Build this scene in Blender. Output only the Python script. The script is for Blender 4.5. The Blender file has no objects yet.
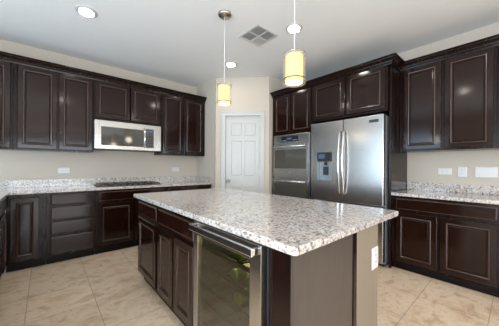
import bpy, math, random
from mathutils import Vector, Matrix
random.seed(7)
PI = math.pi
S = bpy.context.scene
COL = S.collection

# ------------------------------------------------------------------ camera, sky, lights, exposure
YA, XB, ZC = 4.344, 3.761, 2.824          # cooktop wall, refrigerator wall, ceiling height
cam = bpy.data.cameras.new('camera'); camo = bpy.data.objects.new('camera', cam); COL.objects.link(camo)
cam.sensor_width = 36; cam.lens = 234.35 / 499 * 36; cam.shift_y = 2.961 / 499; cam.clip_start = .02
camo.matrix_world = (Matrix.Translation((0, 0, 1.223)) @ Matrix.Rotation(math.radians(49.019 - 90), 4, 'Z')
                     @ Matrix.Rotation(PI / 2, 4, 'X') @ Matrix.Rotation(.006, 4, 'Z'))
S.camera = camo
W = bpy.data.worlds.new('sky'); S.world = W; W.use_nodes = True
bg = W.node_tree.nodes['Background']; bg.inputs[0].default_value = (.75, .86, 1, 1); bg.inputs[1].default_value = 1.5
S.view_settings.view_transform = 'Standard'; S.view_settings.look = 'None'
S.view_settings.gamma = 1; S.view_settings.use_curve_mapping = False
S.view_settings.exposure = -0.02
try:
    S.cycles.use_denoising = True; S.cycles.max_bounces = 10; S.cycles.sample_clamp_indirect = 6
except Exception: pass

def area(name, loc, rot, sx, sy, power, colr, shape='RECTANGLE', spread=PI):
    l = bpy.data.lights.new(name, 'AREA'); l.shape = shape; l.size = sx; l.size_y = sy
    l.energy = power; l.color = colr; l.spread = spread
    o = bpy.data.objects.new(name, l); o.location = loc; o.rotation_euler = rot; COL.objects.link(o); return o
# daylight through the windows of the open side of the room, plus an added fill
area('daylight_side', (-2.36, 2.35, 1.30), (0, -PI / 2 - .5, 0), 2.3, 1.7, 64, (.58, .80, 1))
area('daylight_side', (-2.36, -.6, 1.30), (0, -PI / 2 - .5, 0), 2.3, 1.7, 180, (.82, .91, 1))
area('daylight_back', (0.4, -6.92, 1.35), (PI / 2 + .35, 0, 0), 3.6, 2.0, 190, (.86, .93, 1))
area('added_nook_fill', (XB - .06, -2.1, 1.5), (0, PI / 2 + .5, 0), 1.3, 1.6, 42, (.92, .96, 1))  # added lamp to fill the dark ceiling at right, no known window there

# ------------------------------------------------------------------ materials
def mat(name, col=(.5, .5, .5), rough=.5, metal=0, coat=0, emit=None, es=0, spec=.5):
    m = bpy.data.materials.new(name); m.use_nodes = True; n = m.node_tree.nodes; b = n['Principled BSDF']
    b.inputs['Base Color'].default_value = (*col, 1); b.inputs['Roughness'].default_value = rough
    b.inputs['Metallic'].default_value = metal; b.inputs['Coat Weight'].default_value = coat
    b.inputs['Coat Roughness'].default_value = .12; b.inputs['Specular IOR Level'].default_value = spec
    if emit: b.inputs['Emission Color'].default_value = (*emit, 1); b.inputs['Emission Strength'].default_value = es
    return m
class N:
    def __init__(s, m): s.t = m.node_tree; s.b = s.t.nodes['Principled BSDF']
    def n(s, ty, **k):
        x = s.t.nodes.new(ty)
        for a, v in k.items():
            if a.startswith('_'): setattr(x, a[1:], v)
        for a, v in k.items():
            if not a.startswith('_'): x.inputs[a.replace('__', ' ')].default_value = v
        return x
    def l(s, a, ai, b, bi): s.t.links.new(a.outputs[ai], b.inputs[bi])
    def coord(s, scale=(1, 1, 1), loc=(0, 0, 0), geo=True, rot=(0, 0, 0)):
        c = s.n('ShaderNodeNewGeometry') if geo else s.n('ShaderNodeTexCoord')
        mp = s.n('ShaderNodeMapping'); mp.inputs['Scale'].default_value = scale
        mp.inputs['Location'].default_value = loc; mp.inputs['Rotation'].default_value = rot
        s.l(c, 'Position' if geo else 'Object', mp, 0); return mp
    def noise(s, c, scale, detail=4, rough=.55, dist=0):
        x = s.n('ShaderNodeTexNoise', Scale=scale, Detail=detail, Roughness=rough, Distortion=dist); s.l(c, 0, x, 'Vector'); return x
    def ramp(s, src, so, stops):
        r = s.n('ShaderNodeValToRGB'); e = r.color_ramp.elements
        while len(e) < len(stops): e.new(.5)
        for i, (p, c) in enumerate(stops): e[i].position = p; e[i].color = (*c, 1)
        s.l(src, so, r, 0); return r
    def mix(s, fac, a, b, mode='MIX'):
        x = s.n('ShaderNodeMix'); x.data_type = 'RGBA'; x.blend_type = mode
        for v, i in ((fac, 0), (a, 6), (b, 7)):
            if isinstance(v, (int, float)): x.inputs[i].default_value = v
            elif isinstance(v, tuple): x.inputs[i].default_value = (*v, 1)
            else: s.t.links.new(v, x.inputs[i])
        return x.outputs[2]
    def bump(s, src, strength, dist=.002):
        b = s.n('ShaderNodeBump', Strength=strength, Distance=dist); s.t.links.new(src, b.inputs['Height']); s.l(b, 0, s.b, 'Normal')

def wood(name, a, b, rough, coat):
    m = mat(name, a, rough, 0, coat, spec=.36); g = N(m)
    c = g.coord((9, 9, 1.3), geo=False); n = g.noise(c, 2.2, 5, .6, .6)
    r = g.ramp(n, 0, [(.3, a), (.72, b)]); g.l(r, 0, g.b, 'Base Color')
    n2 = g.noise(g.coord((40, 40, 4), geo=False), 3, 3); rr = g.n('ShaderNodeMapRange')
    rr.inputs['To Min'].default_value = rough - .02; rr.inputs['To Max'].default_value = rough + .03
    g.l(n2, 0, rr, 0); g.l(rr, 0, g.b, 'Roughness'); return m
M = {}
M['wood'] = wood('espresso_stained_wood', (.012, .0036, .0022), (.016, .0048, .0028), .11, .0)
M['frame'] = wood('espresso_face_frame', (.009, .0037, .0027), (.013, .005, .0037), .2, .0)
M['panelend'] = wood('taupe_brown_end_panel', (.070, .054, .044), (.084, .065, .053), .42, .15)
M['bead'] = mat('bead_painted_highlight', (.036, .017, .012), .24, 0, .22, spec=.6)  # lighter than the door wood: edge highlights put into the colour
M['toe'] = mat('dark_toe_kick', (.007, .004, .003), .45, spec=.15)
M['frame'].node_tree.nodes['Principled BSDF'].inputs['Specular IOR Level'].default_value = .22

def granite():
    m = mat('speckled_granite', (.6, .55, .5), .09, 0, .3); g = N(m)
    c = g.coord((1, 1, 1))
    big = g.noise(c, 5.5, 6, .65, 1.2); fine = g.noise(c, 60, 5, .75); mid = g.noise(c, 26, 5, .7, .8)
    base = g.ramp(mid, 0, [(.34, (.38, .34, .32)), (.46, (.57, .52, .48)), (.56, (.70, .65, .61)), (.7, (.50, .44, .40))])
    tint = g.ramp(big, 0, [(.36, (.84, .86, .90)), (.5, (1, .98, .96)), (.66, (.95, .87, .80))])
    o = g.mix(1.0, base.outputs[0], tint.outputs[0], 'MULTIPLY')
    v = g.n('ShaderNodeTexVoronoi', Scale=70.0, Randomness=1.0); g.l(c, 0, v, 'Vector')
    sp = g.ramp(v, 'Color', [(.20, (.8, .8, .8)), (.28, (0, 0, 0))])
    o = g.mix(sp.outputs[0], o, (.17, .155, .155))
    br = g.ramp(g.noise(g.coord((1, 1.0, 1), (3, 1, 2)), 11, 9, .8, 1.8), 0, [(.56, (0, 0, 0)), (.64, (.7, .7, .7))])
    o = g.mix(br.outputs[0], o, (.30, .245, .215))
    wh = g.ramp(g.noise(g.coord((1, 1, 1), (7, 3, 1)), 70, 4, .65), 0, [(.52, (0, 0, 0)), (.62, (.8, .8, .8))])
    o = g.mix(wh.outputs[0], o, (.82, .81, .80))
    pa = g.ramp(g.noise(g.coord((1, 1, 1), (2, 9, 5)), 27, 7, .72, .5), 0, [(.36, (.8, .8, .8)), (.43, (0, 0, 0))])
    o = g.mix(pa.outputs[0], o, (.20, .18, .18))
    dk = g.ramp(fine, 0, [(.385, (.9, .9, .9)), (.455, (0, 0, 0))])
    o = g.mix(dk.outputs[0], o, (.09, .085, .085))
    g.t.links.new(o, g.b.inputs['Base Color']); return m
M['granite'] = granite()

def floor_mat():
    m = mat('travertine_tile', (.6, .5, .4), .3, 0, .15); g = N(m)
    c = g.coord((1, 1, 1), (.12 + 4.65, -.155 + 4.65, 0))
    bk = g.n('ShaderNodeTexBrick', Scale=1.0, Mortar__Size=.0028, Mortar__Smooth=.1, Bias=0.0, Brick__Width=.465, Row__Height=.465,
             Color1=(0, 0, 0, 1), Color2=(1, 1, 1, 1), Mortar=(.5, .5, .5, 1)); bk.offset = 0; bk.squash = 1
    g.l(c, 0, bk, 'Vector')
    vein = g.noise(g.coord((1.0, 1.35, 1), rot=(0, 0, .5)), 4.0, 10, .74, .5)
    r = g.ramp(vein, 0, [(.28, (.50, .32, .18)), (.42, (.84, .61, .41)), (.53, (.98, .80, .60)), (.64, (.68, .46, .28)), (.75, (.98, .86, .68))])
    cloud = g.ramp(g.noise(g.coord((1, 1, 1)), 1.1, 3), 0, [(.3, (.86, .84, .83)), (.7, (1, 1, 1))])
    o = g.mix(1.0, r.outputs[0], cloud.outputs[0], 'MULTIPLY')
    tile = g.ramp(bk, 'Color', [(0, (.93, .93, .93)), (1, (1.0, 1.0, 1.0))])
    o = g.mix(1.0, o, tile.outputs[0], 'MULTIPLY')
    o = g.mix(bk.outputs['Fac'], o, (.44, .36, .28))
    g.t.links.new(o, g.b.inputs['Base Color'])
    inv = g.n('ShaderNodeMath', _operation='SUBTRACT'); inv.inputs[0].default_value = 1; g.l(bk, 'Fac', inv, 1)
    g.bump(inv.outputs[0], .4, .002); return m
M['floor'] = floor_mat()

def plaster(name, colr, s=55, st=.25, rough=.85):
    m = mat(name, colr, rough, spec=.25); g = N(m); n = g.noise(g.coord(), s, 3, .5); g.bump(n.outputs[0], st, .002)
    n2 = g.noise(g.coord(), 1.3, 2); r = g.ramp(n2, 0, [(.3, tuple(x * .975 for x in colr)), (.7, colr)]); g.l(r, 0, g.b, 'Base Color'); return m
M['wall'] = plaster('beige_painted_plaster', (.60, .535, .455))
M['ceiling'] = plaster('white_ceiling_plaster', (.86, .86, .85), 70, .3)
M['pony'] = plaster('beige_wall_paint_shade_darkened', (.26, .21, .155))  # same paint as the walls, darkened so the colour carries the shade
M['white'] = mat('white_semigloss_paint', (.57, .57, .55), .35, 0, .05)
M['plate'] = mat('white_plastic', (.72, .72, .71), .3)
M['slot'] = mat('dark_slot', (.05, .05, .05), .6)
M['nickel'] = mat('brushed_nickel', (.48, .44, .40), .32, 1)
M['ovenglass'] = mat('brown_tinted_oven_glass', (.075, .070, .058), .12, 0, .4)
M['bronze'] = mat('bronze_ring', (.16, .10, .06), .4, .8)
M['black'] = mat('black_glass', (.020, .023, .026), .07, 0, .8, spec=.8)
M['blackm'] = mat('black_enamel', (.02, .02, .02), .4)
M['rubber'] = mat('dark_grey_plastic', (.035, .036, .04), .5)
def steel(name, colr=(.48, .47, .455), rough=.25, sc=(1, 1, 90)):
    m = mat(name, colr, rough, 1); g = N(m); n = g.noise(g.coord(sc, geo=False), 5, 3, .6)
    rr = g.n('ShaderNodeMapRange'); rr.inputs['To Min'].default_value = rough - .015; rr.inputs['To Max'].default_value = rough + .02
    g.l(n, 0, rr, 0); g.l(rr, 0, g.b, 'Roughness'); 
    g.b.inputs['Anisotropic'].default_value = .4; return m
M['steel'] = steel('brushed_stainless_steel')
M['steelh'] = steel('polished_steel_handle', (.72, .72, .73), .2)
M['grey'] = mat('grey_appliance_side', (.34, .36, .39), .4, .5)
M['cavity'] = mat('dispenser_cavity', (.35, .42, .48), .35, .3)
def glass(name, tint, refl=.5, base=.06):
    m = bpy.data.materials.new(name); m.use_nodes = True; t = m.node_tree; t.nodes.clear()
    o = t.nodes.new('ShaderNodeOutputMaterial'); mx = t.nodes.new('ShaderNodeMixShader')
    tr = t.nodes.new('ShaderNodeBsdfTransparent'); tr.inputs[0].default_value = (*tint, 1)
    gl = t.nodes.new('ShaderNodeBsdfGlossy'); gl.inputs['Roughness'].default_value = .03; gl.inputs[0].default_value = (.9, .92, .95, 1)
    f = t.nodes.new('ShaderNodeLayerWeight'); f.inputs[0].default_value = .5
    p_ = t.nodes.new('ShaderNodeMath'); p_.operation = 'POWER'; p_.inputs[1].default_value = 4; q_ = t.nodes.new('ShaderNodeMath'); q_.operation = 'MULTIPLY'; q_.inputs[1].default_value = refl
    t.links.new(f.outputs['Facing'], p_.inputs[0]); t.links.new(p_.outputs[0], q_.inputs[0])
    a = t.nodes.new('ShaderNodeMath'); a.operation = 'ADD'; a.use_clamp = True; a.inputs[1].default_value = base
    t.links.new(q_.outputs[0], a.inputs[0]); t.links.new(a.outputs[0], mx.inputs[0])
    t.links.new(tr.outputs[0], mx.inputs[1]); t.links.new(gl.outputs[0], mx.inputs[2]); t.links.new(mx.outputs[0], o.inputs[0]); return m
M['smoke'] = glass('smoked_door_glass', (.70, .68, .52), .8, .075)
M['clear'] = glass('clear_window_glass', (.97, .98, .99), .8, .03)
def shade_mat(name, colr, alpha, es, ec):
    m = mat(name, colr, .8); g = N(m); b = g.b
    b.inputs['Alpha'].default_value = alpha
    b.inputs['Emission Color'].default_value = (*ec, 1); b.inputs['Emission Strength'].default_value = es
    return m
def woven(name):
    m = mat(name, (.9, .72, .36), .8); g = N(m)
    n = g.noise(g.coord((160, 160, 30), geo=False), 1.5, 4, .7)
    r = g.ramp(n, 0, [(.3, (.80, .56, .17)), (.7, (1.0, .80, .36))]); g.l(r, 0, g.b, 'Emission Color'); g.l(r, 0, g.b, 'Base Color')
    g.b.inputs['Emission Strength'].default_value = .62; g.b.inputs['Alpha'].default_value = .62; return m
M['shade'] = woven('lit_woven_shade')
M['sheer'] = shade_mat('sheer_outer_shade', (.62, .52, .42), .18, 0.0, (1, .9, .7))
M['diff'] = mat('lit_diffuser', (1, .95, .8), .5, emit=(1, .82, .42), es=.9)
M['lamp'] = mat('lit_lamp_lens', (1, 1, 1), .5, emit=(1, .97, .9), es=6)
M['bottle'] = mat('green_bottle_glass', (.05, .10, .02), .08, 0, .6)
M['foil'] = mat('red_foil', (.30, .01, .015), .3, .4)
M['label'] = mat('cream_paper_label', (.6, .55, .4), .7)
M['lcd'] = mat('blue_display', (.05, .09, .14), .2, emit=(.25, .5, .8), es=.08)
M['cord'] = mat('white_cord', (.78, .78, .76), .5)
M['dark'] = mat('duct_shadow_metal', (.03, .03, .03), .7)

# ------------------------------------------------------------------ mesh helpers
class MB:
    def __init__(s): s.v = []; s.f = []; s.sm = []
    def add(s, v, f, smooth=False):
        k = len(s.v); s.v += [tuple(p) for p in v]; s.f += [tuple(i + k for i in q) for q in f]; s.sm += [smooth] * len(f); return s
    def box(s, x0, x1, y0, y1, z0, z1):
        x0, x1 = sorted((x0, x1)); y0, y1 = sorted((y0, y1)); z0, z1 = sorted((z0, z1))
        return s.add([(x, y, z) for z in (z0, z1) for y in (y0, y1) for x in (x0, x1)],
                     [(0, 2, 3, 1), (4, 5, 7, 6), (0, 1, 5, 4), (2, 6, 7, 3), (0, 4, 6, 2), (1, 3, 7, 5)])
    def rings(s, x0, x1, z0, z1, prof, cap=True, back=False):
        """rectangular rings on a front (facing -y): prof = [(inset, y), ...]"""
        v = []
        for i, y in prof: v += [(x0 + i, y, z0 + i), (x1 - i, y, z0 + i), (x1 - i, y, z1 - i), (x0 + i, y, z1 - i)]
        f = []
        for k in range(len(prof) - 1):
            for j in range(4): a = k * 4 + j; b = k * 4 + (j + 1) % 4; f.append((a, b, b + 4, a + 4))
        n = len(prof) * 4
        if cap: f.append((n - 4, n - 3, n - 2, n - 1))
        if back: f.append((3, 2, 1, 0))
        return s.add(v, f)
    def prism(s, pts, z0, z1):
        n = len(pts)
        return s.add([(x, y, z0) for x, y in pts] + [(x, y, z1) for x, y in pts],
                     [tuple(range(n))[::-1], tuple(range(n, 2 * n))] + [(i, (i + 1) % n, (i + 1) % n + n, i + n) for i in range(n)])
    def lathe(s, prof, c=(0, 0, 0), n=24, axis='Z', cap=True):
        v = []
        for r, h in prof:
            for k in range(n):
                a = 2 * PI * k / n; p = (r * math.cos(a), r * math.sin(a), h)
                if axis == 'X': p = (p[2], p[0], p[1])
                if axis == 'Y': p = (p[0], p[2], p[1])
                v.append((p[0] + c[0], p[1] + c[1], p[2] + c[2]))
        f = [(i * n + k, i * n + (k + 1) % n, (i + 1) * n + (k + 1) % n, (i + 1) * n + k) for i in range(len(prof) - 1) for k in range(n)]
        s.add(v, f, True)
        if cap:
            k = len(s.v) - len(v); m = (len(prof) - 1) * n
            s.f += [tuple(k + i for i in range(n))[::-1], tuple(k + m + i for i in range(n))]; s.sm += [False, False]
        return s
    def tube(s, pts, r, n=10):
        pts = [Vector(p) for p in pts]; v = []; up = None
        for i, p in enumerate(pts):
            t = (pts[min(i + 1, len(pts) - 1)] - pts[max(i - 1, 0)]).normalized()
            if up is None: up = t.orthogonal().normalized()
            up = (up - t * up.dot(t)).normalized(); b = t.cross(up)
            rr = r[i] if isinstance(r, list) else r
            for k in range(n):
                a = 2 * PI * k / n; v.append(tuple(p + (up * math.cos(a) + b * math.sin(a)) * rr))
        f = [(i * n + k, i * n + (k + 1) % n, (i + 1) * n + (k + 1) % n, (i + 1) * n + k) for i in range(len(pts) - 1) for k in range(n)]
        s.add(v, f, True); k = len(s.v) - len(v); m = (len(pts) - 1) * n
        s.f += [tuple(k + i for i in range(n))[::-1], tuple(k + m + i for i in range(n))]; s.sm += [False, False]; return s
    def build(s, name, m, parent=None, bevel=0, seg=2, loc=None):
        me = bpy.data.meshes.new(name); me.from_pydata(s.v, [], s.f); me.update()
        for p, q in zip(me.polygons, s.sm): p.use_smooth = q
        import bmesh
        bm = bmesh.new(); bm.from_mesh(me); bmesh.ops.recalc_face_normals(bm, faces=bm.faces); bm.to_mesh(me); bm.free()
        me.materials.append(M[m] if isinstance(m, str) else m)
        o = bpy.data.objects.new(name, me); COL.objects.link(o)
        if parent: o.parent = parent
        if loc: o.location = loc
        if bevel:
            b = o.modifiers.new('bevel', 'BEVEL'); b.width = bevel; b.segments = seg; b.limit_method = 'ANGLE'; b.angle_limit = math.radians(50)
        return o
def B(*a): return MB().box(*a)
def tag(o, label, cat, group=None):
    o['label'] = label; o['category'] = cat
    if group: o['group'] = group
    return o
def thing(name, label, cat, loc, rz=0, group=None):
    o = bpy.data.objects.new(name, None); COL.objects.link(o); o.location = loc; o.rotation_euler = (0, 0, rz)
    o.empty_display_size = .05; return tag(o, label, cat, group)
def struct(o): o['kind'] = 'structure'; return o
def dup(o, parent=None):
    c = o.copy(); COL.objects.link(c)
    if parent: c.parent = parent
    for ch in list(o.children): dup(ch, c)
    return c
def lab(o, l): o['label'] = l; return o

# ------------------------------------------------------------------ the room
XL, YB = -2.40, -7.00
X1, Y2, X3, Y3 = 2.332, 3.634, 3.014, 2.940
struct(B(XL - .15, XB + .15, YB - .15, YA + .15, -.1, 0).build('floor', 'floor'))
struct(B(XL - .15, XB + .15, YB - .15, YA + .15, ZC, ZC + .1).build('ceiling', 'ceiling'))
struct(B(XL - .15, X1 + .12, YA, YA + .15, 0, ZC).build('wall_cooktop', 'wall'))
struct(B(X1, X1 + .12, Y2 + .03, YA, 0, ZC).build('wall_pantry_side', 'wall'))
struct(MB().box(XB, XB + .15, YB - .15, -2.9, 0, ZC).box(XB, XB + .15, -2.9, -1.3, 0, .85).box(XB, XB + .15, -2.9, -1.3, 2.15, ZC).box(XB, XB + .15, -1.3, YA + .15, 0, ZC).build('wall_refrigerator', 'wall'))
struct(B(X3 + .015, XB, Y3, Y3 + .11, 0, ZC).build('wall_oven_side', 'wall'))
# angled pantry wall with a door opening
DL = math.hypot(X3 - X1, Y3 - Y2); DA = math.atan2(Y3 - Y2, X3 - X1)
w = MB().box(0, .175, 0, .11, 0, ZC).box(.825, DL, 0, .11, 0, ZC).box(.175, .825, 0, .11, 2.135, ZC).build('wall_pantry', 'wall')
w.location = (X1, Y2, 0); w.rotation_euler = (0, 0, DA); struct(w)
def windowed_wall(name, along, spans, rot, loc, L):
    mb = MB(); p = 0
    for a, b, z0, z1 in spans:
        mb.box(p, a, 0, .15, 0, ZC).box(a, b, 0, .15, 0, z0).box(a, b, 0, .15, z1, ZC); p = b
    mb.box(p, L, 0, .15, 0, ZC); o = mb.build(name, 'wall'); o.location = loc; o.rotation_euler = (0, 0, rot); struct(o)
    for i, (a, b, z0, z1) in enumerate(spans):
        f = MB()
        f.box(a, a + .05, .04, .1, z0, z1).box(b - .05, b, .04, .1, z0, z1).box(a, b, .04, .1, z0, z0 + .05).box(a, b, .04, .1, z1 - .05, z1)
        f.box((a + b) / 2 - .02, (a + b) / 2 + .02, .05, .09, z0, z1)
        fo = f.build('window_%d' % windowed_wall.n, 'white'); windowed_wall.n += 1; struct(fo); fo.location = loc; fo.rotation_euler = (0, 0, rot)
        B(a + .05, b - .05, .068, .072, z0 + .05, z1 - .05).build('pane', 'clear', fo)
windowed_wall.n = 1
# wall_left: local x runs along +y of the room
windowed_wall('wall_left', 'y', [(YB * -1 - 1.45, YB * -1 + .25, .12, 2.58), (YB * -1 + 1.5, YB * -1 + 3.2, .12, 2.58)], PI / 2, (XL, YB, 0), YA - YB)
windowed_wall('wall_back', 'x', [(XB - 2.2, XB + 1.4, .35, 2.35)], PI, (XB, YB, 0), XB - XL)

f = MB().box(XB + .04, XB + .1, -2.9, -2.85, .85, 2.15).box(XB + .04, XB + .1, -1.35, -1.3, .85, 2.15).box(XB + .04, XB + .1, -2.85, -1.35, .85, .9).box(XB + .04, XB + .1, -2.85, -1.35, 2.1, 2.15)
f = struct(f.box(XB + .05, XB + .09, -2.12, -2.08, .9, 2.1).build('window_4', 'white')); B(XB + .068, XB + .072, -2.85, -1.35, .9, 2.1).build('pane', 'clear', f)  # made-up window, added to go with the nook fill lamp
# angled-wall door
d = struct(MB().box(.180, .820, .03, .066, .01, 2.128).build('door_1', 'white')); d.location = (X1, Y2, 0); d.rotation_euler = (0, 0, DA)
for (a, b) in ((.295, .470), (.540, .715)):
    for (z0, z1) in ((.19, .84), (1.06, 1.67), (1.79, 1.99)):
        MB().rings(a, b, z0, z1, [(0, .0299), (.008, .038), (.03, .0385), (.045, .0285)], True).rings(a - .012, b + .012, z0 - .012, z1 + .012, [(0, .0299), (.004, .024), (.009, .024), (.013, .0299)], False).build('door_panel', 'white', d)
k = MB().lathe([(.030, .030), (.030, .022), (.010, .018), (.010, -.004), (.024, -.012), (.028, -.026), (.020, -.038), (.004, -.041)], (.235, 0, .945), 20, 'Y').build('door_handle', 'nickel', d)
for z in (.25, 1.115, 1.89): B(.806, .824, .018, .031, z - .045, z + .045).build('hinge', 'nickel', d)
cs = MB()
for (x0, x1, z0, z1) in ((.115, .183, 0, 2.205), (.817, .885, 0, 2.205)):
    cs.box(x0, x1, -.014, 0, z0, z1)
cs.box(.115, .885, -.0145, 0, 2.130, 2.205).box(.110, .128, -.022, 0, 0, 2.21).box(.872, .890, -.022, 0, 0, 2.21).box(.110, .890, -.022, 0, 2.192, 2.212)
cs.box(.175, .1795, 0, .105, 0, 2.135).box(.8205, .825, 0, .105, 0, 2.135).box(.175, .825, 0, .105, 2.1285, 2.135)
c = struct(cs.build('trim_1', 'white')); c.location = (X1, Y2, 0); c.rotation_euler = (0, 0, DA)

# ------------------------------------------------------------------ cabinets
def leaf(parent, name, x0, x1, z0, z1, y, slab=False):
    """framed, raised-panel door or drawer front; y = plane of its back, its face is .02 nearer"""
    t = .02
    if slab or name in ('drawer_front', 'false_front'):
        MB_ = MB().rings(x0, x1, z0, z1, [(0, y), (0, y - t + .008)], False, True).rings(x0, x1, z0, z1, [(.012, y - t), (.016, y - t)], True)
        fr = MB_.build(name, 'wood', parent)
        MB().rings(x0, x1, z0, z1, [(0, y - t + .008), (.003, y - t + .004), (.008, y - t + .001), (.012, y - t)], False).build('bead', 'bead', fr)
    else:
        fr = MB().rings(x0, x1, z0, z1, [(0, y), (0, y - t + .004), (.004, y - t), (.046, y - t), (.047, y - t + .003)], False, True).build(name, 'wood', parent)
        MB().rings(x0, x1, z0, z1, [(.047, y - t + .003)] + [(.056 - .009 * math.cos(a_ * PI / 6), y - t + .003 - .009 * math.sin(a_ * PI / 6)) for a_ in range(1, 6)] + [(.065, y - t + .004), (.068, y - t + .010)], False).build('bead', 'bead', fr)
        MB().rings(x0 + .068, x1 - .068, z0 + .068, z1 - .068, [(0, y - t + .010), (.004, y - t + .010), (.012, y - t + .006)], True).build('raised_panel', 'wood', fr)
    return fr
def cabinet(name, label, loc, rz, w, z0, z1, depth, fronts, toe=0, stiles=(), rails=(), group=None, endp=()):
    t = thing(name, label, 'cabinet', (loc[0], loc[1], z0 if not toe else 0), rz, group); o = t.location.z
    zb = z0 + toe
    B(.001, w - .001, -depth + .02, -.004, zb - o, z1 - o).build('carcass', 'frame', t)
    f = MB().box(.001, .035, -depth, -depth + .02, zb - o, z1 - o).box(w - .035, w - .001, -depth, -depth + .02, zb - o, z1 - o)
    f.box(.035, w - .035, -depth, -depth + .02, z1 - .035 - o, z1 - o).box(.035, w - .035, -depth, -depth + .02, zb - o, zb + .03 - o)
    for (a, b) in stiles: f.box(a, b, -depth, -depth + .02, zb - o + .03, z1 - o - .035)
    for z in rails: f.box(.035, w - .035, -depth + .001, -depth + .02, z - .02 - o, z + .02 - o)
    f.build('face_frame', 'frame', t)
    if toe: B(.001, w - .001, -depth + .05, -.05, .001, zb).build('toe_kick', 'toe', t)
    for (nm, a, b, c0, c1) in fronts: leaf(t, nm, a, b, c0 - o, c1 - o, -depth)
    return t
def A(x0, x1, **k): return dict(loc=(x0, YA, 0), rz=0, w=x1 - x0, **k)
UT, UB = 2.475, 1.407
def F(x0, *fr): return [(n, a - x0, b - x0, c, d) for (n, a, b, c, d) in fr]
UG = 'wall cabinets above the cooktop counter'
cabinet('wall_cabinet', 'dark wood wall cabinet with one door, cut off by the left edge of the photo', **A(-.96, -.305), z0=UB, z1=UT, depth=.33,
        fronts=F(-.96, ('cabinet_door', -.80, -.325, UB + .02, 2.445)), group=UG)
cabinet('wall_cabinet', 'tall two-door dark wood wall cabinet directly left of the microwave', **A(-.304, .512), z0=UB, z1=UT, depth=.33,
        fronts=F(-.304, ('cabinet_door', -.265, .108, UB + .02, 2.445), ('cabinet_door', .128, .498, UB + .02, 2.445)), stiles=[(.39, .44)], group=UG)
cabinet('wall_cabinet', 'short two-door dark wood wall cabinet right above the microwave', **A(.513, 1.475), z0=1.895, z1=UT, depth=.33,
        fronts=F(.513, ('cabinet_door', .535, .985, 1.915, 2.445), ('cabinet_door', 1.005, 1.455, 1.915, 2.445)), stiles=[(.43, .47)], group=UG)
cabinet('wall_cabinet', 'tall two-door dark wood wall cabinet right of the microwave, in the wall corner', **A(1.476, 2.328), z0=UB, z1=UT, depth=.33,
        fronts=F(1.476, ('cabinet_door', 1.500, 1.875, UB + .02, 2.445), ('cabinet_door', 1.895, 2.285, UB + .02, 2.445)), stiles=[(.39, .43)], group=UG)
BT = .880
BG = 'base cabinets under the cooktop counter'
cabinet('base_cabinet', 'dark wood base cabinet with one tall panelled door, leftmost under the cooktop counter', **A(-.335, .005), z0=0, z1=BT, depth=.595,
        fronts=F(-.335, ('cabinet_door', -.300, -.060, .125, .840)), toe=.1, stiles=[(.27, .3045)], group=BG)
cabinet('base_cabinet', 'dark wood base cabinet with a stack of four drawers left of the cooktop', **A(.006, .505), z0=0, z1=BT, depth=.595,
        fronts=F(.006, ('drawer_front', .045, .478, .730, .860), ('drawer_front', .045, .478, .545, .700), ('drawer_front', .045, .478, .370, .520), ('drawer_front', .045, .478, .125, .340)),
        toe=.1, rails=(.715, .53, .355), group=BG)
cabinet('base_cabinet', 'dark wood base cabinet with reddish false front and doors below the cooktop', **A(.506, 1.475), z0=0, z1=BT, depth=.595,
        fronts=F(.506, ('false_front', .540, 1.440, .730, .860), ('cabinet_door', .540, .975, .125, .695), ('cabinet_door', 1.0, 1.440, .125, .695)), toe=.1,
        stiles=[(.47, .5)], rails=(.715,), group=BG)
cabinet('base_cabinet', 'dark wood base cabinet right of the cooktop, mostly hidden behind the island', **A(1.476, 2.315), z0=0, z1=BT, depth=.595,
        fronts=F(1.476, ('drawer_front', 1.505, 1.885, .730, .860), ('drawer_front', 1.905, 2.285, .730, .860), ('cabinet_door', 1.505, 1.885, .125, .695), ('cabinet_door', 1.905, 2.285, .125, .695)), toe=.1,
        stiles=[(.41, .43)], rails=(.715,), group=BG)
# run that turns the corner towards the viewer at the left edge of the picture
cabinet('base_cabinet', 'dark base cabinet at the far left edge, turned at right angles to the others', loc=(-.935, 1.2, 0), rz=PI / 2, w=2.545, z0=0, z1=BT, depth=.595,
        fronts=[('drawer_front', .03, .83, .730, .860), ('cabinet_door', .03, .83, .125, .695), ('drawer_front', .86, 1.66, .730, .860), ('cabinet_door', .86, 1.66, .125, .695),
                ('drawer_front', 1.69, 2.44, .730, .860), ('cabinet_door', 1.69, 2.44, .125, .695)], toe=.1, stiles=[(.83, .86), (1.66, 1.69)], rails=(.715,))

# refrigerator wall; local x runs towards the viewer (-y)
def Bk(y0, y1, **k): return dict(loc=(XB, y0, 0), rz=-PI / 2, w=y0 - y1, **k)
def G(y0, *fr): return [(n, y0 - a, y0 - b, c, d) for (n, a, b, c, d) in fr]
TD = .66
t = thing('oven_cabinet', 'tall dark wood cabinet holding the double wall oven, two doors above it', 'cabinet', (XB, 2.935, 0), -PI / 2)
B(.001, .018, -TD + .02, -.004, .1, UT).build('side_panel', 'frame', t); B(.829, .846, -TD + .02, -.004, .1, UT).build('side_panel', 'frame', t)
B(.018, .829, -TD + .02, -.004, 1.775, UT).build('upper_box', 'frame', t); B(.018, .829, -TD + .02, -.004, .1, .40).build('lower_box', 'frame', t)
B(.001, .846, -TD + .06, -.06, .001, .1).build('toe_kick', 'toe', t)
MB().box(.001, .045, -TD, -TD + .02, .1, UT).box(.811, .846, -TD, -TD + .02, .1, UT).box(.045, .811, -TD, -TD + .02, 1.757, 1.785).box(.045, .811, -TD, -TD + .02, 2.44, UT)\
    .box(.045, .811, -TD, -TD + .02, .39, .43).box(.405, .44, -TD, -TD + .02, 1.785, 2.44).box(.045, .811, -TD, -TD + .02, .1, .13).build('face_frame', 'frame', t)
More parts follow.
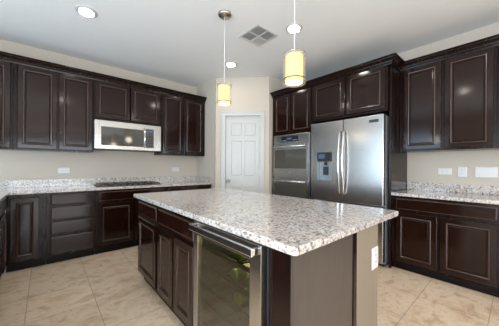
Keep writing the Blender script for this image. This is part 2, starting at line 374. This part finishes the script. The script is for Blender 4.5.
leaf(t, 'cabinet_door', .050, .412, 1.775, 2.445, -TD); leaf(t, 'cabinet_door', .432, .815, 1.775, 2.445, -TD)
leaf(t, 'drawer_front', .04, .82, .14, .38, -TD)
cabinet('refrigerator_cabinet', 'two-door dark wood wall cabinet above the refrigerator', **Bk(2.088, 1.040), z0=1.90, z1=UT, depth=TD,
        fronts=G(2.088, ('cabinet_door', 2.070, 1.575, 1.925, 2.445), ('cabinet_door', 1.545, 1.068, 1.925, 2.445)), stiles=[(.51, .545)])
tag(B(XB - .62, XB - .004, 1.012, 1.036, .001, UT).build('end_panel', 'frame', bevel=.001), 'tall dark wood end panel standing along the right side of the refrigerator', 'cabinet panel')
RG = 'wall cabinets right of the refrigerator'
cabinet('wall_cabinet', 'two-door dark wood wall cabinet directly right of the refrigerator', **Bk(1.010, .148), z0=UB + .01, z1=UT, depth=.33,
        fronts=G(1.010, ('cabinet_door', .968, .595, UB + .03, 2.445), ('cabinet_door', .560, .172, UB + .03, 2.445)), stiles=[(.41, .455)], group=RG)
cabinet('wall_cabinet', 'dark wood wall cabinet cut off by the right edge of the photo', **Bk(.147, -.70), z0=UB + .01, z1=UT, depth=.33,
        fronts=G(.147, ('cabinet_door', .130, -.27, UB + .03, 2.445), ('cabinet_door', -.29, -.68, UB + .03, 2.445)), stiles=[(.41, .45)], group=RG)
cabinet('base_cabinet', 'dark wood base cabinet with one wide drawer over two doors, right of the refrigerator', **Bk(1.010, .110), z0=0, z1=BT, depth=.595,
        fronts=G(1.010, ('drawer_front', .965, .130, .725, .855), ('cabinet_door', .965, .575, .115, .690), ('cabinet_door', .550, .130, .115, .690)), toe=.09,
        stiles=[(.43, .465)], rails=(.708,), group='base cabinets right of the refrigerator')
cabinet('base_cabinet', 'dark wood base cabinet cut off by the right edge of the photo', **Bk(.109, -.70), z0=0, z1=BT, depth=.595,
        fronts=G(.109, ('drawer_front', .075, -.67, .725, .855), ('cabinet_door', .075, -.29, .115, .690), ('cabinet_door', -.31, -.67, .115, .690)), toe=.09,
        stiles=[(.38, .42)], rails=(.708,), group='base cabinets right of the refrigerator')

# crown mouldings swept along the cabinet tops
CP = [(0, UT - .03), (.012, UT - .03), (.016, UT - .012), (.026, UT - .006), (.032, UT + .010), (.052, UT + .030), (.060, UT + .034), (.064, UT + .044), (.078, UT + .048), (.078, UT + .060), (0, UT + .060)]
def crown(path, label):
    """path: points on the cabinet faces, outward side is to the right of travel"""
    pts = [Vector((x, y)) for x, y in path]; secs = []
    for i, p in enumerate(pts):
        nn = []
        for a, b in ((i - 1, i), (i, i + 1)):
            if a >= 0 and b < len(pts): dd = (pts[b] - pts[a]).normalized(); nn.append(Vector((dd.y, -dd.x)))
        n = nn[0] if len(nn) == 1 else (nn[0] + nn[1]) / (1 + nn[0].dot(nn[1]))
        secs.append([(p.x + n.x * (o + .001), p.y + n.y * (o + .001), z) for o, z in CP])
    v = [q for s_ in secs for q in s_]; m = len(CP)
    f = [(i * m + j, i * m + (j + 1) % m, (i + 1) * m + (j + 1) % m, (i + 1) * m + j) for i in range(len(secs) - 1) for j in range(m)]
    f += [tuple(range(m)), tuple(range((len(secs) - 1) * m, len(secs) * m))[::-1]]
    o = MB().add(v, f).build('crown_moulding', 'frame'); tag(o, label, 'moulding', 'crown mouldings'); return o
crown([(-.96, YA - .33), (2.329, YA - .33)], 'stepped dark wood crown moulding on the cabinets of the microwave wall')
crown([(XB - TD, 2.935), (XB - TD, 1.012), (XB - .33, 1.012), (XB - .33, -.70)], 'dark wood crown moulding stepping back beside the refrigerator cabinets')

# ------------------------------------------------------------------ countertops
ZT, ZS = .918, .882
t = thing('countertop', 'L-shaped speckled granite countertop carrying the cooktop along the left wall', 'countertop', (0, 0, ZS), 0, 'granite countertops')
MB().prism([(-.98, 1.15), (-.305, 1.15), (-.305, YA - .640), (2.330, YA - .640), (2.330, YA - .002), (-.98, YA - .002)], 0, ZT - ZS).build('slab', 'granite', t, .007)
B(-.98, 2.308, YA - .022, YA - .002, ZT - ZS, 1.018 - ZS).build('backsplash', 'granite', t, .002)
B(2.309, 2.330, YA - .638, YA - .002, ZT - ZS, 1.018 - ZS).build('side_splash', 'granite', t, .002)
t = thing('countertop', 'speckled granite countertop right of the refrigerator below the light switches', 'countertop', (XB, 0, ZS), 0, 'granite countertops')
B(-.640, -.002, -.70, 1.008, 0, ZT - ZS).build('slab', 'granite', t, .007)
B(-.022, -.002, -.70, 1.008, ZT - ZS, 1.018 - ZS).build('backsplash', 'granite', t, .002)
ix0, iy0, ix1, iy1 = .703, .545, 1.856, 2.706
def rrect(x0, y0, x1, y1, r, n=5):
    p = []
    for cx, cy, a in ((x1 - r, y1 - r, 0), (x0 + r, y1 - r, 90), (x0 + r, y0 + r, 180), (x1 - r, y0 + r, 270)):
        for k in range(n + 1): q = math.radians(a + 90 * k / n); p.append((cx + r * math.cos(q), cy + r * math.sin(q)))
    return p
t = tag(MB().prism(rrect(ix0, iy0, ix1, iy1, .022), ZS, ZT).build('island_countertop', 'granite', None, .008, 3),
        'large polished granite countertop of the kitchen island', 'countertop')

# ------------------------------------------------------------------ island base (faces -x; local x runs -y)
IX = .755; ID = .60          # face-frame plane and cabinet depth
def I(y0, y1, **k): return dict(loc=(IX + ID, y0, 0), rz=-PI / 2, w=y0 - y1, **k)
IG = 'island base cabinets'
cabinet('island_cabinet', 'narrow dark wood island cabinet with one drawer over one door, at its far end', **I(2.655, 2.085), z0=0, z1=BT, depth=ID,
        fronts=G(2.655, ('drawer_front', 2.630, 2.110, .720, .845), ('cabinet_door', 2.630, 2.110, .120, .685)), toe=.1, rails=(.702,), group=IG)
cabinet('island_cabinet', 'dark wood island cabinet with a wide drawer over two doors, left of the wine cooler', **I(2.084, 1.385), z0=0, z1=BT, depth=ID,
        fronts=G(2.084, ('drawer_front', 2.055, 1.415, .720, .845), ('cabinet_door', 2.060, 1.748, .120, .685), ('cabinet_door', 1.722, 1.415, .120, .685)), toe=.1,
        stiles=[(.335, .365)], rails=(.702,), group=IG)
t = thing('island_end_panel', 'taupe-brown flat end panel with dark corner post closing the near end of the island', 'cabinet panel', (0, 0, 0))
B(IX - .004, IX + .02, .600, .722, .001, BT).build('corner_stile', 'frame', t, .002)
B(IX - .014, 1.236, .580, .598, .001, BT).build('panel', 'panelend', t, .001)
B(1.237, 1.272, .574, .598, .001, BT).build('scribe_strip', 'frame', t, .001)
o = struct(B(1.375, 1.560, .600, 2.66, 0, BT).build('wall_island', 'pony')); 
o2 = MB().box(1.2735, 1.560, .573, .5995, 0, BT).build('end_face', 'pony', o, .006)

# wine cooler
t = thing('wine_cooler', 'under-counter wine cooler with stainless framed glass door, near end of the island', 'wine cooler', (IX + .56, 1.372, .0), -PI / 2)
w = .64; D = .56
MB().box(0.003, .02, -D, 0, .1, .872).box(w - .02, w - .003, -D, 0, .1, .872).box(.02, w - .02, -D, 0, .855, .872).box(.02, w - .02, -D, 0, .1, .13).box(.02, w - .02, -.02, 0, .13, .855).build('cabinet_body', 'rubber', t)
B(.005, w - .005, -D + .05, -.05, .001, .099).build('toe_grille', 'toe', t)
x0, x1, z0, z1 = .012, w - .008, .105, .872
fr = MB()
y0, y1 = -D - .042, -D - .004
fr.box(x0, x0 + .052, y0, y1, z0, z1).box(x1 - .076, x1, y0, y1, z0, z1).box(x0 + .052, x1 - .076, y0, y1, .79, z1).box(x0 + .052, x1 - .076, y0, y1, z0, z0 + .07)
fr = fr.build('door_frame', 'steel', t, .002)
B(x0 + .051, x1 - .075, y0 + .008, y0 + .014, z0 + .069, .791).build('glass_pane', 'smoke', t)
h = MB().box(x0 + .02, x1 - .008, y0 - .048, y0 - .036, .828, .868).box(x0 + .02, x0 + .04, y0 - .037, y0, .832, .864).box(x1 - .028, x1 - .008, y0 - .037, y0, .832, .864).build('handle', 'steelh', t, .008, 3)
for k, z in enumerate((.22, .34, .46, .58, .70)):
    s = MB()
    for i in range(9): s.tube([(.03 + i * .0725, -D + .02, z), (.03 + i * .0725, -.03, z)], .002, 6)
    s.tube([(.022, -D + .03, z), (w - .022, -D + .03, z)], .004, 6).tube([(.022, -.05, z), (w - .022, -.05, z)], .004, 6)
    sh = s.build('wire_rack', 'blackm', t); B(.022, w - .022, -D + .004, -D + .018, z - .006, z + .008).build('rack_front', 'frame', sh)
lt = area('cooler_led', (0, 0, 0), (0, 0, 0), .4, .03, 3.0, (.95, .95, .8)); lt.parent = t; lt.location = (.32, -.50, .852)
def bottle(lx, z, foil, lbl, flip=False):
    t = thing('wine_bottle', lbl, 'bottle', (IX - .045 if flip else IX + .41, 1.372 - lx, z + .042), PI / 2 if flip else -PI / 2, 'wine bottles in the island cooler')
    MB().lathe([(.012, -.01), (.036, -.006), (.0375, -.02), (.0375, -.19), (.030, -.215), (.016, -.245), (.0145, -.31), (.0155, -.312), (.0155, -.325), (.006, -.327)], (0, -.06, 0), 18, 'Y').build('glass_body', 'bottle', t)
    MB().lathe([(.0150, -.268), (.0160, -.272), (.0163, -.326), (.002, -.3285)], (0, -.06, 0), 16, 'Y', True).build('foil_cap', foil, t)
    MB().lathe([(.0380, -.07), (.0380, -.165)], (0, -.06, 0), 18, 'Y', False).build('paper_label', 'label', t)
bottle(.49, .70, 'foil', 'wine bottle with red foil neck on the top rack of the cooler')
bottle(.39, .70, 'blackm', 'green wine bottle beside the red-topped one on the top rack of the cooler', True)
bottle(.35, .58, 'blackm', 'green wine bottle on the second rack of the cooler, farther from its right frame', True)
bottle(.49, .58, 'blackm', 'green wine bottle lying on the second rack right below the red-topped one', True)
bottle(.50, .46, 'label', 'wine bottle with pale neck foil on the third rack of the cooler')
bottle(.38, .46, 'blackm', 'green wine bottle beside the pale-necked one on the third rack of the cooler', True)

# ------------------------------------------------------------------ microwave
t = thing('microwave', 'stainless over-the-range microwave mounted above the cooktop', 'microwave', (.516, YA, 1.458))
w, H, D = .934, .414, .385
B(0.001, w - .001, -D, -.004, 0.012, H).build('housing', 'grey', t)
B(0.02, w - .02, -D + .01, -.02, -.002, .011).build('underside_vent', 'blackm', t)
B(0, w, -D - .030, -D, .0, H).build('front_panel', 'steel', t, .004)
B(.078, .655, -D - .0335, -D - .029, .055, .325).build('door_window', 'black', t, .001)
B(.052, .054, -D - .0315, -D - .029, .01, H - .01).build('door_seam', 'slot', t)
B(.690, .815, -D - .0335, -D - .029, .045, .350).build('control_panel', 'black', t, .001)
for r_ in range(5):
    for c_ in range(3): B(.705 + c_ * .036, .731 + c_ * .036, -D - .0345, -D - .0335, .07 + r_ * .036, .092 + r_ * .036).build('button', 'rubber', t)
B(.705, .80, -D - .0345, -D - .0335, .285, .325).build('clock_display', 'lcd', t)
MB().tube([(.668, -D - .028, .05), (.668, -D - .060, .075), (.668, -D - .066, .20), (.668, -D - .060, .325), (.668, -D - .028, .35)], .010, 10).build('handle', 'steelh', t)

# ------------------------------------------------------------------ cooktop
t = thing('cooktop', 'low gas cooktop with dark grates set in the granite below the microwave', 'cooktop', (.555, YA - .565, ZT))
w, D = .86, .50
MB().box(0, w, 0, D, .0005, .008).build('pan', 'bronze', t, .003)
for (cx, cy, r) in ((.16, .12, .04), (.16, .37, .045), (.70, .12, .04), (.70, .37, .045), (.43, .28, .055)):
    b = MB().lathe([(r, .008), (r, .018), (r * .6, .024), (.002, .025)], (cx, cy, 0), 18).build('burner', 'blackm', t)
    MB().lathe([(r * 1.25, .0078), (r * 1.25, .011), (r * 1.02, .012)], (cx, cy, 0), 18, cap=False).build('burner_ring', 'bronze', b)
for (a, b_) in ((.02, .285), (.295, .565), (.575, .84)):
    g_ = MB()
    for y in (.03, .24, .47): g_.box(a, b_, y - .005, y + .005, .024, .033)
    for x in (a + .005, (a + b_) / 2, b_ - .005): g_.box(x - .005, x + .005, .03, .47, .0245, .0335)
    for x in (a + .006, b_ - .006):
        for y in (.035, .465): g_.box(x - .005, x + .005, y - .005, y + .005, .0082, .028)
    g_.build('grate', 'blackm', t)
for i in range(5): MB().lathe([(.017, .008), (.017, .026), (.014, .030), (.002, .031)], (.27 + i * .08, .0 + .045 - .022, 0), 14).build('knob', 'blackm', t)

# ------------------------------------------------------------------ double wall oven
t = thing('double_oven', 'stainless double wall oven built into the tall cabinet left of the refrigerator', 'oven', (XB, 2.935, .0), -PI / 2)
x0, x1 = .052, .806; Y = -TD
B(x0 + .02, x1 - .02, Y + .02, -.05, .435, 1.745).build('oven_body', 'grey', t)
B(x0, x1, Y - .018, Y, .430, 1.755).build('trim_frame', 'steel', t, .003)
def oven_door(z0, z1, wz0, wz1, hz):
    d = B(x0 + .006, x1 - .006, Y - .045, Y - .0185, z0, z1).build('oven_door', 'steel', t, .004)
    B(x0 + .045, x1 - .045, Y - .049, Y - .044, wz0, wz1).build('window', 'ovenglass', d, .001)
    MB().tube([(x0 + .03, Y - .09, hz), (x1 - .03, Y - .09, hz)], .0125, 12).tube([(x0 + .05, Y - .04, hz), (x0 + .05, Y - .09, hz)], .009, 8).tube([(x1 - .05, Y - .04, hz), (x1 - .05, Y - .09, hz)], .009, 8).build('handle', 'steelh', d)
    return d
ud = oven_door(1.050, 1.590, 1.185, 1.500, 1.548)
MB().lathe([(.017, -.001), (.017, .0025), (.002, .003)], (.43, Y - .0455, 1.115), 18, 'Y').build('round_emblem', 'nickel', ud)
oven_door(.445, 1.022, .53, .925, .975)
cp = B(x0 + .006, x1 - .006, Y - .034, Y - .0185, 1.598, 1.750).build('control_panel', 'steel', t, .003)
B(.24, .60, Y - .0365, Y - .0335, 1.630, 1.722).build('display_glass', 'black', cp)
B(.36, .46, Y - .0375, Y - .0365, 1.668, 1.70).build('clock_digits', 'lcd', cp)
for i in range(4):
    for s_ in (.262, .492): B(s_ + i * .023, s_ + .014 + i * .023, Y - .0372, Y - .0365, 1.65, 1.66).build('touch_key', 'cavity', cp)

# ------------------------------------------------------------------ refrigerator
FY = 2.062
t = thing('refrigerator', 'stainless french-door refrigerator with ice and water dispenser in its left door', 'refrigerator', (XB, FY, 0), -PI / 2)
w = 1.006; D = .66
B(.004, w - .004, -D, -.03, .04, 1.845).build('cabinet_body', 'grey', t, .004)
B(.02, w - .02, -D + .02, -.06, .001, .039).build('base_grille', 'blackm', t)
def slab_hole(x0, x1, z0, z1, y0, y1, h=None, dy=.0):
    m = MB()
    if not h: return m.box(x0, x1, y0, y1, z0, z1)
    a, b, c0, c1 = h
    v = [(x0, y0, z0), (x1, y0, z0), (x1, y0, z1), (x0, y0, z1), (a, y0, c0), (b, y0, c0), (b, y0, c1), (a, y0, c1),
         (a, y0 + dy, c0), (b, y0 + dy, c0), (b, y0 + dy, c1), (a, y0 + dy, c1), (x0, y1, z0), (x1, y1, z0), (x1, y1, z1), (x0, y1, z1)]
    f = [(0, 1, 5, 4), (1, 2, 6, 5), (2, 3, 7, 6), (3, 0, 4, 7), (4, 5, 9, 8), (5, 6, 10, 9), (6, 7, 11, 10), (7, 4, 8, 11), (8, 9, 10, 11),
         (0, 12, 13, 1), (1, 13, 14, 2), (2, 14, 15, 3), (3, 15, 12, 0), (12, 15, 14, 13)]
    return m.add(v, f)
yf = -D - .085; yb = -D - .008
zt, zg = 1.855, .748
ld = slab_hole(.0, .500, zg, zt, yf, yb, (.115, .345, 1.03, 1.29), .055).build('door', 'steel', t, .008, 3)
MB().box(.112, .348, yf - .004, yf + .001, 1.298, 1.425).build('dispenser_controls', 'black', ld)
B(.135, .235, yf - .006, yf - .004, 1.335, 1.40).build('display', 'lcd', ld)
cv = MB().box(.116, .344, yf + .050, yf + .0545, 1.031, 1.289).box(.116, .344, yf + .003, yf + .0545, 1.031, 1.040).box(.116, .122, yf + .003, yf + .0545, 1.04, 1.289).box(.338, .344, yf + .003, yf + .0545, 1.04, 1.289).build('dispenser_niche', 'cavity', ld)
MB().lathe([(.022, 1.24), (.020, 1.288)], (.23, yf + .025, 0), 14).build('spout', 'rubber', ld)
B(.19, .27, yf + .030, yf + .038, 1.10, 1.22).build('paddle', 'rubber', ld)
rd = slab_hole(.506, w, zg, zt, yf, yb).build('door', 'steel', t, .008, 3)
MB().rings(w - .165, w - .055, 1.765, 1.80, [(0, yf + .0005), (0, yf - .002), (.004, yf - .003), (.005, yf - .0015)], True).build('name_badge', 'rubber', rd)
def bow(x, z0, z1, out=.078):
    n = 14; p = [(x, yf + .002, z0)]
    for i in range(n + 1):
        u = i / n; p.append((x, yf - .028 - (out - .028) * math.sin(PI * u) ** .8, z0 + .01 + (z1 - z0 - .02) * u))
    p.append((x, yf + .002, z1)); return MB().tube(p, .0135, 12)
bow(.474, .86, 1.70).build('handle', 'steelh', ld); bow(.532, .86, 1.70).build('handle', 'steelh', rd)
fz = slab_hole(.0, w, .065, zg - .014, yf, yb).build('freezer_drawer', 'steel', t, .008, 3)
MB().tube([(.07, yf + .002, .655), (.07, yf - .045, .655), (.09, yf - .056, .655), (w - .09, yf - .056, .655), (w - .07, yf - .045, .655), (w - .07, yf + .002, .655)], .0125, 10).build('handle', 'steelh', fz)
for x in (.04, w - .07): B(x, x + .03, -D - .06, -D + .02, zt - .009, zt + .014).build('hinge_cover', 'rubber', t, .003)
for x in (.06, w - .09): MB().lathe([(.018, .001), (.018, .045)], (x, -D + .01, 0), 12).build('levelling_foot', 'rubber', t)

# ------------------------------------------------------------------ wall plates
def outlet(loc, rz, label, horiz=False, w=.075, h=.120, kind='outlet'):
    t = thing('wall_outlet', label, 'outlet', loc, rz, 'electrical outlets')
    if horiz: w, h = h, w
    MB().rings(-w / 2, w / 2, -h / 2, h / 2, [(0, -.0005), (0, -.004), (.004, -.0065)], True, True).build('cover_plate', 'plate', t)
    for s_ in (-1, 1):
        cx, cz = (s_ * .020, 0) if horiz else (0, s_ * .020)
        r = B(cx - .0155, cx + .0155, -.0085, -.006, cz - .0155, cz + .0155).build('socket', 'plate', t, .002)
        for q in (-.005, .005):
            (B(cx - .004, cx + .004, -.009, -.0084, cz + q - .001, cz + q + .001) if horiz else B(cx + q - .001, cx + q + .001, -.009, -.0084, cz - .004, cz + .004)).build('slot', 'slot', r)
    return t
outlet((.198, YA, 1.140), 0, 'white horizontal outlet on the wall above the drawer-stack cabinet', True, .078, .135)
outlet((1.885, YA, 1.146), 0, 'white horizontal outlet on the wall right of the cooktop', True, .078, .135)
outlet((XB, .609, 1.170), -PI / 2, 'white horizontal outlet nearest the refrigerator on the right wall', True, .08, .135)
outlet((XB, .447, 1.168), -PI / 2, 'white upright outlet between the horizontal outlet and the switch plate', False, .082, .122)
outlet((1.505, .573, .672), 0, 'white upright outlet on the beige end of the island below its countertop', False, .085, .128)
t = thing('light_switch', 'wide white three-gang switch plate at the right edge of the photo', 'switch', (XB, .245, 1.168), -PI / 2)
MB().rings(-.092, .092, -.060, .060, [(0, -.0005), (0, -.004), (.004, -.0065)], True, True).build('cover_plate', 'plate', t)
for i in (-1, 0, 1): MB().add([(i * .046 - .016, -.006, -.033), (i * .046 + .016, -.006, -.033), (i * .046 + .016, -.006, .033), (i * .046 - .016, -.006, .033),
        (i * .046 - .016, -.011, -.033), (i * .046 + .016, -.011, -.033), (i * .046 + .016, -.0075, .033), (i * .046 - .016, -.0075, .033)],
        [(0, 1, 2, 3), (4, 5, 6, 7), (0, 1, 5, 4), (1, 2, 6, 5), (2, 3, 7, 6), (3, 0, 4, 7)]).build('rocker', 'plate', t)

# ------------------------------------------------------------------ pendants
def pendant(x, y, zb, label, h=.203, r=.0775):
    t = thing('pendant_light', label, 'pendant lamp', (x, y, ZC), 0, 'pendants over the island')
    zt = zb + h - ZC; zb2 = zb - ZC
    MB().lathe([(.070, -.0005), (.070, -.012), (.060, -.028), (.016, -.034), (.006, -.036)], n=28).build('canopy', 'nickel', t)
    MB().tube([(0, 0, -.030), (0, 0, zt + .012)], .0035, 8).build('cord', 'cord', t)
    MB().lathe([(.006, zt + .02), (.018, zt + .012), (.020, zt - .03), (.014, zt - .05)], n=16).build('socket_cap', 'nickel', t)
    o_ = MB().lathe([(r, zb2), (r, zt)], n=40, cap=False).build('outer_shade', 'sheer', t)
    for z in (zb2 + .028, zt): MB().lathe([(r - .0015, z - .003), (r + .0012, z - .003), (r + .0012, z + .003), (r - .0015, z + .003), (r - .0015, z - .003)], n=40, cap=False).build('shade_ring', 'bronze' if z < zt else 'nickel', o_)
    MB().lathe([(r - .017, zb2 + .006), (r - .017, zt - .008)], n=36, cap=False).build('inner_shade', 'shade', t)
    sp = MB()
    for k in range(3):
        a = 2 * PI * k / 3 + .4; sp.tube([(.015 * math.cos(a), .015 * math.sin(a), zt - .001), ((r - .002) * math.cos(a), (r - .002) * math.sin(a), zt - .001)], .0018, 6)
    sp.build('spider', 'nickel', t)
    MB().lathe([(r - .018, zb2 + .010), (r - .022, zb2 + .004), (.02, zb2 + .001), (.002, zb2 + .001)], n=30).build('diffuser', 'diff', t)
    l = bpy.data.lights.new('pendant_bulb', 'POINT'); l.energy = 1.6; l.color = (1, .86, .66); l.shadow_soft_size = .06
    lo = bpy.data.objects.new('pendant_bulb', l); lo.location = (0, 0, zb2 - .07); lo.parent = t; COL.objects.link(lo)
pendant(1.415, 2.042, 1.866, 'farther pendant lamp with yellow-lit drum shade, its round nickel canopy in view')
pendant(1.306, 1.033, 1.798, 'nearer pendant lamp with larger-looking yellow-lit drum shade above the island')

# ------------------------------------------------------------------ ceiling
def can(x, y, label, power=3.4):
    t = thing('recessed_light', label, 'ceiling light', (x, y, ZC), 0, 'recessed ceiling lights')
    MB().lathe([(.066, -.0055), (.078, -.009), (.096, -.006), (.099, -.0005)], n=36, cap=False).build('trim_ring', 'white', t)
    MB().lathe([(.068, -.0065), (.002, -.0070)], n=32, cap=False).build('lens', 'lamp', t)
    a = area('recessed_lamp', (0, 0, -.02), (0, 0, 0), .13, .13, power, (1, .93, .82), 'DISK'); a.parent = t; a.visible_camera = True
can(.312, 2.965, 'lit recessed ceiling light on the left, above the tall wall cabinets')
can(2.188, 2.978, 'lit recessed ceiling light deepest in the room, above the farther pendant')
can(2.160, 1.717, 'lit recessed ceiling light seen behind the cord of the nearer pendant')
can(.31, .75, 'recessed ceiling light above the viewer'); can(2.16, -.4, 'recessed ceiling light right of the viewer'); 
t = thing('ceiling_vent', 'square white four-way air vent in the ceiling', 'vent', (1.965, 2.110, ZC))
h = .178
MB().rings(-h, h, -h, h, [(0, 0), (.004, .007), (.028, .009), (.032, .003)], False).build('vent_frame', 'white', t)
fr = t.children[0]; fr.data.transform(Matrix.Rotation(PI / 2, 4, 'X')); fr.data.transform(Matrix.Scale(-1, 4, (0, 0, 1)))
for v_ in fr.data.vertices: v_.co.z = -abs(v_.co.z) - .0005
B(-h + .03, h - .03, -h + .03, h - .03, -.0022, -.0008).build('duct_opening', 'dark', t)
q = h - .036
def louvre(a, b, horiz, n, wide):
    m = MB(); (x0_, y0_), (x1_, y1_) = a, b; k = .010 if wide else .0045; z = .012 if wide else .006
    for i in range(n):
        u = (i + .5) / n
        if horiz: y = y0_ + (y1_ - y0_) * u; m.box(x0_, x1_, y - k, y + k, -z, -z + .002)
        else: x = x0_ + (x1_ - x0_) * u; m.box(x - k, x + k, y0_, y1_, -z, -z + .002)
    m.build('louvre_bank', 'white', t)
louvre((-q, .004), (-.004, q), False, 5, 0); louvre((.004, .004), (q, q), True, 5, 1)
louvre((-q, -q), (-.004, -.004), True, 5, 0); louvre((.004, -q), (q, -.004), False, 5, 0)
MB().box(-.004, .004, -q, q, -.012, -.002).box(-q, q, -.004, .004, -.012, -.002).build('divider', 'white', t)
